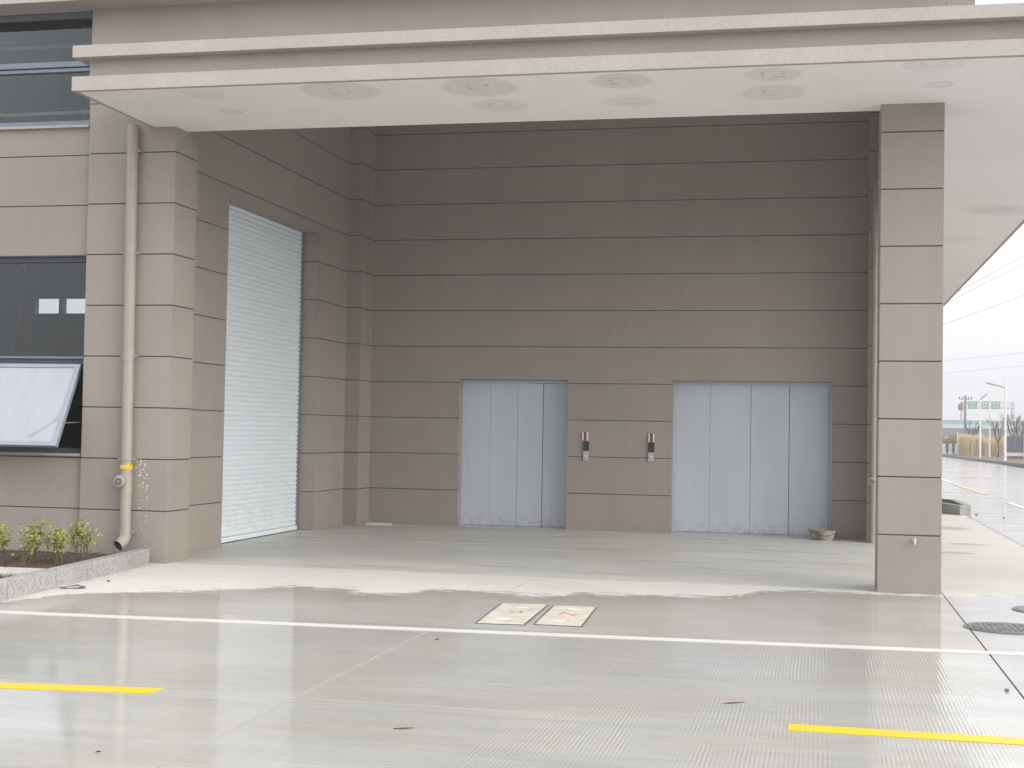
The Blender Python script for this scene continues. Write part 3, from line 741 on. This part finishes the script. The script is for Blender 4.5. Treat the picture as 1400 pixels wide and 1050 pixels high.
# ================================================================== SMALL THINGS IN THE BAY
def basin(x, y, r, h, rot, label, fill):
    t = thing('bucket', label, 'bucket', (x, y, 0), 'mortar buckets by the lift door')
    prof = [(r*.66, 0), (r*.70, .01), (r*.93, h*.86), (r*1.0, h*.90), (r*1.03, h), (r*.96, h), (r*.90, h*.86), (r*.68, .02)]
    m = MB(); m.lathe(prof, (x, y, 0), 28); m.build('tub', 'bucket', t, smooth=True)
    if fill: MB().lathe([(r*.82, h*.55), (r*.5, h*.66), (.01, h*.62)], (x, y, 0), 20).build('mortar', 'mortar', t, smooth=True)
    pts = []
    for i in range(13):
        a = math.pi*i/12; q = Vector((math.cos(a)*r*1.02, -math.sin(a)*r*.98, h*.9-math.sin(a)*h*.42)); q.rotate(Matrix.Rotation(rot, 3, 'Z')); pts.append((x+q.x, y+q.y, q.z))
    MB().tube(pts, .004, 6).build('handle', 'wire', t)
basin(-.01, 7.40, .15, .165, .5, 'shabby beige bucket partly hidden behind the other by the wide lift door', True)
basin(.125, 7.22, .148, .15, -.25, 'shabby beige bucket in front of the other by the wide lift door', False)
tag(MB().prism([(-7.40, 7.38), (-6.93, 7.36), (-6.98, 7.56), (-7.41, 7.62)], .0, .028).build('foam_board', 'board'), 'thin pale board lying in the back corner of the bay', 'board')
st = thing('pipe_stub', 'small pale stub sticking out of the canopy column near its foot', 'pipe stub', (.971, 0, .54))
MB().tube([(.971, .0, .552), (.971, -.05, .552), (.971, -.055, .51)], .014, 10).build('stub', 'steelplate', st, smooth=True)
MB().tube([(.971, .0, .552), (.971, -.012, .552)], .024, 10).build('flange', 'galv', st)
# trench covers
def cover(c, label, flip):
    cx = sum(p[0] for p in c)/4; cy = sum(p[1] for p in c)/4
    t = thing('trench_cover', label, 'cover', (cx, cy, 0), 'concrete trench covers')
    big = [(cx+(x-cx)*1.06, cy+(y-cy)*1.02) for x, y in c]
    fr = MB()
    for i in range(4):
        k = (i+1) % 4; b = len(fr.v)
        for z in (.001, .006): fr.v += [(*c[i], z), (*c[k], z), (*big[k], z), (*big[i], z)]
        fr.f += [tuple(b+j for j in q) for q in ((0, 1, 2, 3), (4, 5, 6, 7), (0, 1, 5, 4), (1, 2, 6, 5), (2, 3, 7, 6), (3, 0, 4, 7))]
    fr.build('frame', 'darksteel', t)
    ins = [(cx+(x-cx)*.975, cy+(y-cy)*.99) for x, y in c]
    MB().prism(ins, .001, .009).build('concrete_plate', 'plate', t, bevel=.003)
    for s in (-1, 1):
        MB().box(cx-.055, cx+.055, cy+s*.40-.012, cy+s*.40+.012, .009, .013).build('lifting_bar', 'white', t)
    m = MB(); w_ = .013; a = .062; bq = .10
    def stroke(p, q):
        p, q = Vector(p), Vector(q); d = (q-p).normalized(); n_ = Vector((-d.y, d.x))*w_; m.prism([tuple(p-n_), tuple(q-n_), tuple(q+n_), tuple(p+n_)], .0092, .0115)
    oy = cy+.07
    if not flip:
        stroke((cx-a, oy-bq), (cx-a, oy+bq)); stroke((cx-a, oy+bq), (cx+a, oy-bq)); stroke((cx+a, oy-bq), (cx+a, oy+bq*.8))
    else:
        stroke((cx-a, oy+bq), (cx, oy-.02)); stroke((cx, oy-.02), (cx+a, oy+bq*.6)); stroke((cx+a*.8, oy+bq*.6), (cx+a*1.2, oy-bq))
    m.build('red_mark', 'redmark', t)
cover([(-2.77, -3.69), (-2.375, -3.655), (-2.44, -2.26), (-2.86, -2.33)], 'pale concrete trench cover with a red mark, nearer the shutter', True)
cover([(-2.295, -3.59), (-1.905, -3.59), (-1.98, -2.30), (-2.37, -2.32)], 'pale concrete trench cover with a red mark, nearer the canopy column', False)
# manholes
def manhole(x, y, r, label, bars_):
    t = thing('manhole_cover', label, 'manhole cover', (x, y, 0), 'manhole covers right of the column')
    MB().lathe([(r*1.08, .001), (r*1.08, .008), (r*.99, .008), (r*.99, .001)], (x, y, 0), 40).build('frame', 'iron', t, smooth=True)
    MB().lathe([(r*.965, .001), (r*.965, .010), (.01, .011)], (x, y, 0), 40).build('lid', 'iron', t, smooth=True)
    if bars_:
        m = MB()
        for row in range(-4, 5):
            yy = row*.072; hw = math.sqrt(max(0, (r*.86)**2-yy*yy)); xx = -hw
            while xx < hw-.03:
                wd = random.uniform(.018, .032); m.box(x+xx, x+xx+wd, y+yy-.026, y+yy+.026, .010, .016); xx += wd+random.uniform(.018, .028)
        m.build('raised_tread', 'iron', t)
    else:
        m = MB()
        for k in range(6):
            a = k*math.pi/3; m.lathe([(.03, .011), (.028, .015)], (x+math.cos(a)*r*.6, y+math.sin(a)*r*.6, 0), 10)
        m.build('raised_tread', 'iron', t)
manhole(1.585, -2.46, .335, 'cast iron manhole cover with raised bars crossing the slab joint', True)
manhole(2.17, -1.02, .34, 'flat dark manhole cover at the right edge behind the barred one', False)

# ================================================================== PLANTER ON THE LEFT
pl = structure('planting_bed', MB().prism([(-20, -9), (-7.0, -9), (-7.30, -3.7), (-7.60, -.22), (-7.62, -.001), (-20, .06)], 0, .085), 'soil')
kp = lambda y: -7.135-(y+3.72)*(.355/3.55)    # outer foot of the kerb
ys = [-9.0, -7.6, -6.6, -5.6, -4.6, -3.62, -2.62, -1.62, -.62, -.17]
for a, b in zip(ys[:-1], ys[1:]):
    MB().prism([(kp(a+.005), a+.005), (kp(b-.005), b-.005), (kp(b)-.13, b-.005), (kp(a)-.13, a+.005)], -.01, .182).build('kerb_stone', 'granite', pl, bevel=.012)
for i in range(9):
    xa = -7.66-i*.50
    MB().prism([(xa-.49, -2.60), (xa-.02+.05, -2.60), (xa-.02, -2.02), (xa-.49, -2.02)], .08, .115).build('paving_tile', 'tile', pl, bevel=.004)
gb = MB()
for i in range(5200):
    y = random.uniform(-5.2, -2.66); x = kp(y)-.15-random.random()**1.5*3.0
    a = random.uniform(0, 6.28); h = random.uniform(.04, .09); q = Vector((math.cos(a), math.sin(a)))*.005; l = Vector((random.gauss(0, .022), random.gauss(0, .022)))
    gb.poly([(x-q.x, y-q.y, .08), (x+q.x, y+q.y, .08), (x+l.x, y+l.y, .08+h)])
tag(gb.build('grass', 'grass', kind='stuff'), 'patch of short green grass behind the kerb', 'grass')
mu = MB()
for i in range(1500):
    y = random.uniform(-1.98, -.05); x = random.uniform(-12, kp(y)-.16); a = random.uniform(0, 6.28); L = random.uniform(.012, .035)
    c_, s_ = math.cos(a)*L, math.sin(a)*L; z = .088+random.random()*.02
    mu.poly([(x-c_, y-s_, z), (x+s_*.4, y-c_*.4, z+.008), (x+c_, y+s_, z+.004), (x-s_*.4, y+c_*.4, z)])
tag(mu.build('leaf_litter', 'leafdead', kind='stuff'), 'brown leaf litter under the little shrubs', 'leaf litter')
def shrub(x, y, h, sp, nl, label):
    t = thing('shrub', label, 'shrub', (x, y, .085), 'small shrubs planted along the wall')
    st_ = MB(); lf = MB(); tips = []
    for k in range(random.randint(3, 5)):
        a = random.uniform(0, 6.28); r = sp*random.uniform(.35, 1); b0 = Vector((x+random.gauss(0, .015), y+random.gauss(0, .015), .08))
        tip = Vector((x+math.cos(a)*r, y+math.sin(a)*r, .085+h*random.uniform(.72, 1.0)))
        mid = b0.lerp(tip, .5)+Vector((random.gauss(0, .015), random.gauss(0, .015), .02))
        st_.tube([tuple(b0), tuple(mid), tuple(tip)], [.006, .0045, .002], 5); tips.append((mid, tip))
    for k in range(int(nl*1.25)):
        m_, tp = random.choice(tips); f = random.random()**.8
        c = m_.lerp(tp, f*1.25-.22)+Vector((random.gauss(0, .042), random.gauss(0, .042), random.gauss(0, .025)))
        d = Vector((random.gauss(0, 1), random.gauss(0, 1), random.uniform(.0, 1.4))).normalized(); s_ = d.orthogonal().normalized(); s_.rotate(Matrix.Rotation(random.uniform(0, 6.28), 3, d))
        L = random.uniform(.03, .058); wv = L*.32
        lf.poly([tuple(c), tuple(c+d*L*.5+s_*wv), tuple(c+d*L), tuple(c+d*L*.5-s_*wv)])
    st_.build('stem', 'twigstem', t); lf.build('foliage', 'leaf', t, kind='stuff')
for (x, y, h, sp, nl, lb) in (
        (-8.72, -1.62, .40, .15, 110, 'leftmost yellow-green shrub in the row by the wall, cut by the frame edge'),
        (-8.20, -1.66, .40, .13, 120, 'bushy yellow-green shrub leaning over the paving strip, second from the left'),
        (-8.36, -1.18, .43, .15, 130, 'darker green shrub set back against the wall under the window'),
        (-8.10, -1.22, .42, .13, 120, 'upright shrub with pale tips in the middle of the row'),
        (-7.93, -1.40, .36, .12, 110, 'low shrub with bare brown stem nearer the kerb'),
        (-7.88, -1.08, .43, .12, 120, 'thick green shrub in front of the pilaster edge'),
        (-7.78, -1.12, .40, .11, 90, 'rightmost thin shrub with yellow leaves, nearest the drainpipe'),
        (-8.62, -1.25, .40, .14, 110, 'sparse shrub set back at the left end of the row'),
        (-9.15, -1.5, .40, .14, 110, 'shrub just outside the left edge of the row'),):
    shrub(x, y, h, sp, nl, lb)

# scraps on the ground
wl_ = MB(); pts = []
for i in range(40):
    a = i/39*4*math.pi; pts.append((-7.10+.10*math.cos(a)+.04*math.sin(2.3*a), -2.62+.13*math.sin(a)+i*.003, .008+.008*math.sin(a*1.7)))
tag(wl_.tube(pts, .0032, 6).build('wire_loop', 'wire'), 'small loop of dark wire lying by the kerb', 'wire')
def twig(x, y, L, a, label):
    q = [(x+math.cos(a)*L*t_+.01*math.sin(t_*5), y+math.sin(a)*L*t_, .006+.004*math.sin(t_*3)) for t_ in (-.5, -.2, .1, .5)]
    tag(MB().tube(q, [.003, .004, .004, .002], 6).build('twig', 'leafdead'), label, 'twig', 'twigs on the wet concrete')
twig(-2.16, -7.82, .10, .15, 'short dark twig on the wet slab below the middle of the picture')
twig(-.48, -6.55, .12, .35, 'short brown twig on the combed slab left of the right yellow line')
def leaf(x, y, s_, label):
    tag(MB().poly([(x-s_, y, .004), (x, y-s_*.5, .010), (x+s_, y+.01, .006), (x, y+s_*.6, .012)]).poly([(x-s_, y, .003), (x, y+s_*.6, .011), (x+s_, y+.01, .005), (x, y-s_*.5, .009)]).build('fallen_leaf', 'leafdead'), label, 'leaf', 'fallen leaves')
leaf(-2.84, -4.68, .022, 'dark fallen leaf just below the white line left of the trench covers')
leaf(-3.43, -8.78, .016, 'dark fallen leaf at the bottom left of the yard')
def pebble(x, y, s_, label):
    m = MB(); m.lathe([(s_*.5, 0), (s_, s_*.4), (s_*.7, s_*.9), (.002, s_)], (x, y, 0), 7)
    m.v = [(a+random.gauss(0, s_*.1), b+random.gauss(0, s_*.1), c) for a, b, c in m.v]
    tag(m.build('pebble', 'stone'), label, 'pebble', 'pebbles on the concrete')
pebble(-7.05, -1.95, .02, 'small dark pebble beside the granite kerb')
pebble(3.26, 16.05, .028, 'dark pebble beside the end of the far kerb')
pebble(3.7, 15.1, .018, 'dark pebble on the wet concrete beyond the column, right of the far kerb end')
pebble(1.19, -5.6, .018, 'dark pebble on the slab joint right of the column')

# ================================================================== PLANTER BEYOND THE COLUMN
bed = structure('side_planting_bed', MB().prism([(1.6, 19.7), (2.56, 17.1), (2.94, 15.72), (3.0, 18.6), (1.9, 19.9)], -.004, .15), 'earth')
def kerbline(pts):
    for a, b in zip(pts[:-1], pts[1:]):
        a, b = Vector(a), Vector(b); d = (b-a).normalized(); n_ = Vector((-d.y, d.x))*.075
        a2, b2 = a+d*.006, b-d*.006
        MB().prism([tuple(a2-n_), tuple(b2-n_), tuple(b2+n_), tuple(a2+n_)], -.01, .205).build('kerb_stone', 'granite', bed, bevel=.012)
kerbline([(1.6, 19.9), (2.2, 18.3), (2.56, 17.05), (2.96, 15.66)])
kerbline([(3.05, 15.8), (3.05, 17.0), (3.05, 18.6), (2.0, 19.95)])
gb = MB()
for i in range(1500):
    y = random.uniform(15.9, 18.4); x = random.uniform(max(1.3, 2.94-(y-15.7)*.27), 2.95)
    a = random.uniform(0, 6.28); h = random.uniform(.04, .08); q = Vector((math.cos(a), math.sin(a)))*.01; l = Vector((random.gauss(0, .03), random.gauss(0, .03)))
    gb.poly([(x-q.x, y-q.y, .145), (x+q.x, y+q.y, .145), (x+l.x, y+l.y, .145+h)])
tag(gb.build('grass', 'grass', kind='stuff'), 'small patch of green grass behind the short kerb beyond the column', 'grass')

# ================================================================== FAR SIDE OF THE ROAD
structure('verge', MB().prism([(10.6, 113), (10.9, 94), (11.35, 85), (11.8, 72), (12.6, 50), (60, 50), (60, 128), (-10, 128), (-10, 113)], -.05, .14), 'earth')
vk = thing('road_kerb', 'long dull kerb along the far side of the wet road', 'kerb', (11, 90, 0))
vpts = [(10.5, 112.9), (10.8, 94), (11.25, 85), (11.7, 72), (12.5, 50)]
for a, b in zip(vpts[:-1], vpts[1:]):
    a, b = Vector(a), Vector(b); n_ = 6
    for k in range(n_):
        p, q = a.lerp(b, k/n_), a.lerp(b, (k+1)/n_-.005)
        MB().prism([(p.x-.08, p.y), (p.x+.08, p.y), (q.x+.08, q.y), (q.x-.08, q.y)], -.02, .17).build('kerb_stone', 'stone', vk)
# reeds
def reeds(name, xs, ys_, n_, h, mat, label):
    m = MB()
    for i in range(n_):
        x = random.uniform(*xs); y = random.uniform(*ys_); hh = h*random.uniform(.72, 1.12)*(1+.12*math.sin(x*2.1)+.08*math.sin(x*5.3)); a = random.uniform(0, 6.28)
        q = Vector((math.cos(a), math.sin(a)))*random.uniform(.015, .03); l = Vector((random.gauss(.05, .14), random.gauss(0, .14)))
        m.poly([(x-q.x, y-q.y, .1), (x+q.x, y+q.y, .1), (x+l.x*.5+q.x, y+l.y*.5+q.y, .1+hh*.6), (x+l.x, y+l.y, .1+hh), (x+l.x*.5-q.x, y+l.y*.5-q.y, .1+hh*.6)])
        if random.random() < .5:
            m.poly([(x+l.x-.05, y+l.y, .1+hh*.86), (x+l.x+.05, y+l.y+.03, .1+hh*.86), (x+l.x+.06, y+l.y, .1+hh*1.06)])
    tag(m.build(name, mat, kind='stuff'), label, 'reeds')
reeds('reeds', (12.2, 16.5), (109, 116), 6500, 1.5, 'reed', 'dense bed of tan dry reeds beyond the far kerb')
reeds('scrub', (8.5, 12.4), (119.8, 123), 3000, 1.6, 'reedgreen', 'olive brown scrub left of the tan reeds')
reeds('scrub', (5, 40), (124, 127), 3500, 1.3, 'reedgreen', 'dull scrub in a strip behind the tan reeds')
# barriers
for i, x in enumerate((9.6, 10.15, 10.7, 11.25, 11.8)):
    t = MB().prism([(-.2, -.2), (.2, -.2), (.2, .2), (-.2, .2)], 0, .25).box(-.13, .13, -.1, .1, .25, .95)
    t.v = [(a+x, b+113.4+.1*i, c+.14) for a, b, c in t.v]
    tag(t.build('road_barrier', 'plastic', bevel=.03), ['leftmost', 'second from left', 'middle', 'fourth from left', 'rightmost'][i]+' of five pale blue-white plastic barriers at the foot of the scrub', 'barrier', 'plastic barriers by the far kerb')
# posts
def lamp(x, y, h, r, arm, label, name='street_lamp'):
    t = thing(name, label, 'lamp post', (x, y, .1), 'white posts along the far road')
    MB().tube([(x, y, .1), (x, y, h*.5), (x, y, h)], [r, r*.8, r*.55], 10).build('pole', 'post', t, smooth=True)
    MB().lathe([(r*2, 0), (r*2, .05)], (x, y, .1), 10).build('base_plate', 'postgrey', t)
    if arm:
        dx, dz, z, hr = arm
        MB().tube([(x, y, z), (x+dx*.5, y-.1, z+dz*.62), (x+dx, y-.2, z+dz)], r*.42, 6).build('arm', 'postgrey', t)
        m = MB().box(-.28, .28, -.09, .09, -.045, .05); a = math.atan2(dz, dx)
        m.v = [(x+dx+p*math.cos(a)*hr-c*math.sin(a), y-.2+q, z+dz+p*math.sin(a)*hr+c*math.cos(a)) for p, q, c in m.v]
        m.build('lamp_head', 'postgrey', t)
lamp(12.2, 84.3, 5.55, .10, (-.98, .26, 5.03, 1), 'thick white lamp post with a long arm to the left, nearest at the right edge')
lamp(12.2, 99.3, 5.2, .085, (.30, .32, 4.6, .8), 'white lamp post with a short upturned dark head, left of the green signs middle')
lamp(13.5, 104.6, 4.2, .07, None, 'thin white post without an arm between the two lamp posts', 'pole')
lamp(12.36, 119.2, 2.15, .07, (-.35, .03, 2.05, .6), 'short white post by the scrub, leftmost of the posts')
# sheet fence
fe = thing('sheet_fence', 'dark grey sheet fence panels on a low brick plinth at the right edge', 'fence', (16, 95, 0))
for i in range(9):
    xa = 13.62+i*.62
    MB().box(xa, xa+.60, 95, 95.06, .62, 1.82).build('fence_panel', 'sheet', fe)
MB().box(13.55, 19.3, 94.95, 95.2, .1, .36).build('plinth', 'brick', fe); MB().box(13.55, 19.3, 94.98, 95.15, .36, .60).build('plinth_cap', 'deckwhite', fe)
for xa in (13.45, 14.82, 16.2, 17.6): MB().box(xa, xa+.1, 94.9, 95.0, .1, 1.95).build('post', 'post', fe)
# bare trees
def tree(x, y, h, label, seed):
    rnd = random.Random(seed); t = thing('bare_tree', label, 'tree', (x, y, .1), 'bare trees beyond the far road')
    tr = MB(); br = MB(); th = h*.36
    tr.tube([(x, y, .1), (x+.03, y, th*.6), (x, y, th)], [.075, .065, .055], 8)
    def grow(p, d, L, r, k):
        q = p+d*L*.5+Vector((rnd.gauss(0, .03), rnd.gauss(0, .03), 0)); e = p+d*L
        br.tube([tuple(p), tuple(q), tuple(e)], [r, r*.85, r*.6], 5)
        if k == 0: return
        for j in range(rnd.choice((2, 3, 3))):
            nd = (d+Vector((rnd.gauss(0, .30), rnd.gauss(0, .30), rnd.uniform(.0, .3)))).normalized()
            grow(p.lerp(e, rnd.uniform(.55, 1)), nd, L*rnd.uniform(.55, .8), r*.62, k-1)
    for j in range(5):
        a = j*1.26+rnd.uniform(-.3, .3); grow(Vector((x, y, th)), Vector((math.cos(a)*.42, math.sin(a)*.42, 1)).normalized(), h*.27, .04, 3)
    tr.build('trunk', 'bark', t, smooth=True); br.build('crown', 'bark', t)
tree(13.63, 100, 3.5, 'bare tree between the lamp post and the sheet fence', 3)
tree(15.1, 103, 4.1, 'taller bare tree behind the sheet fence at the right edge', 5)
tree(12.9, 112, 3.3, 'slender bare tree rising from the tan reeds', 8)
tree(16.3, 108, 3.6, 'bare tree behind the fence beyond the right edge', 11)
# utility pole
up = thing('utility_pole', 'dark utility pole with a crossarm and transformer left of the green signs', 'utility pole', (16, 150, 0))
MB().tube([(16, 150, 0), (16, 150, 6.4)], [.16, .11], 10).build('pole', 'concrete_pole', up, smooth=True)
MB().box(15.3, 16.7, 149.9, 150.1, 5.95, 6.06).box(15.4, 16.6, 149.9, 150.1, 5.45, 5.55).build('crossarm', 'postgrey', up)
MB().lathe([(.22, 0), (.28, .05), (.28, .62), (.2, .7)], (15.5, 150, 4.75), 12).build('transformer', 'concrete_pole', up, smooth=True)
for x in (15.35, 15.7, 16.3, 16.65): MB().lathe([(.04, 0), (.07, .08), (.03, .2)], (x, 150, 6.06), 8).build('insulator', 'girder', up)
# cables
def cable(a, b, r, sag, label):
    a, b = Vector(a), Vector(b); pts = []
    for i in range(25):
        f = i/24; p = a.lerp(b, f); p.z -= sag*4*f*(1-f); pts.append(tuple(p))
    tag(MB().tube(pts, r, 5).build('power_cable', 'postgrey'), label, 'cable', 'overhead cables')
cable((-6, 130, 5.6), (40, 108, 31.0), .022, .6, 'overhead cable nearest the canopy edge, highest of all')
cable((-8, 130, 4.6), (40, 108, 29.8), .022, .7, 'overhead cable just under the highest one')
cable((-6, 124, 6.3), (44, 112, 25.3), .020, .8, 'lone overhead cable below the pair near the canopy edge')
cable((-10, 128, 7.0), (60, 118, 14.8), .012, .5, 'faint nearly level cable above the green signs')
cable((-10, 128, 5.8), (60, 118, 13.6), .012, .5, 'lowest faint cable just above the lamp heads')
# viaduct and sign gantry
va = thing('viaduct', 'long pale viaduct with a teal noise barrier behind the reeds', 'viaduct', (50, 420, 0))
MB().box(-260, 420, 419, 440, 1.9, 4.55).build('girder', 'girder', va)
MB().box(-260, 420, 418.4, 419.3, 4.56, 5.65).build('parapet', 'deckwhite', va)
for i in range(60):
    x = -10+i*2.0
    MB().box(x+.03, x+1.97, 418.7, 418.85, 5.66, 6.95).build('barrier_panel', 'barrier', va)
MB().box(-260, -10, 418.7, 418.85, 5.66, 6.95).box(110, 420, 418.7, 418.85, 5.66, 6.95).build('noise_barrier', 'barrier', va)
for i in range(14):
    x = -150+i*32; MB().lathe([(1.0, -.1), (1.0, 1.95)], (x, 429, 0), 12).build('pier', 'deckwhite', va)
ga = thing('sign_gantry', 'overhead gantry with three green road signs on the viaduct', 'sign gantry', (48, 421, 4.5))
for x in (41.0, 55.3):
    MB().box(x-.18, x+.18, 420.8, 421.1, 4.56, 12.5).box(x+.5, x+.72, 420.8, 421.1, 4.56, 12.4).build('post', 'postgrey', ga)
tr_ = MB()
for z in (12.25, 10.6): tr_.box(41, 55.9, 420.85, 421.05, z-.12, z+.12)
for i in range(15):
    x = 41.2+i; tr_.tube([(x, 420.95, 10.6), (x+.5, 420.95, 12.25), (x+1, 420.95, 10.6)], .06, 4)
tr_.build('truss', 'postgrey', ga)
for xa, xb in ((43.0, 45.6), (46.5, 48.8), (49.5, 52.0)):
    s_ = MB().box(xa, xb, 420.6, 420.7, 10.3, 12.6).build('sign', 'sign', ga)
    w_ = xb-xa
    m = MB().box(xa+.2*w_, xa+.38*w_, 420.55, 420.6, 11.75, 12.2).box(xa+.60*w_, xa+.78*w_, 420.55, 420.6, 11.75, 12.2).box(xa+.2*w_, xa+.5*w_, 420.55, 420.6, 10.75, 10.9)
    m.prism([(0, 0), (1, 0), (1, 1), (0, 1)], 0, 0) if False else None
    m.poly([(xa+.25*w_, 420.56, 11.35), (xa+.85*w_, 420.56, 11.0), (xa+.85*w_, 420.56, 10.85), (xa+.25*w_, 420.56, 11.2)])
    m.build('sign_lettering', 'signwhite', s_)

# ================================================================== damp air
hz = MB().box(-300, 450, -60, 700, -1.5, 36).mesh('haze', 'white')
hm = bpy.data.materials.new('damp_air'); hm.use_nodes = True; hm.node_tree.nodes.clear()
hv = hm.node_tree.nodes.new('ShaderNodeVolumePrincipled'); hv.inputs['Color'].default_value = (.95, .96, 1, 1); hv.inputs['Density'].default_value = 0.0015; hv.inputs['Anisotropy'].default_value = 0.2
ho = hm.node_tree.nodes.new('ShaderNodeOutputMaterial'); hm.node_tree.links.new(hv.outputs[0], ho.inputs['Volume'])
hz.materials.clear(); hz.materials.append(hm)
link('haze', hz, kind='stuff')
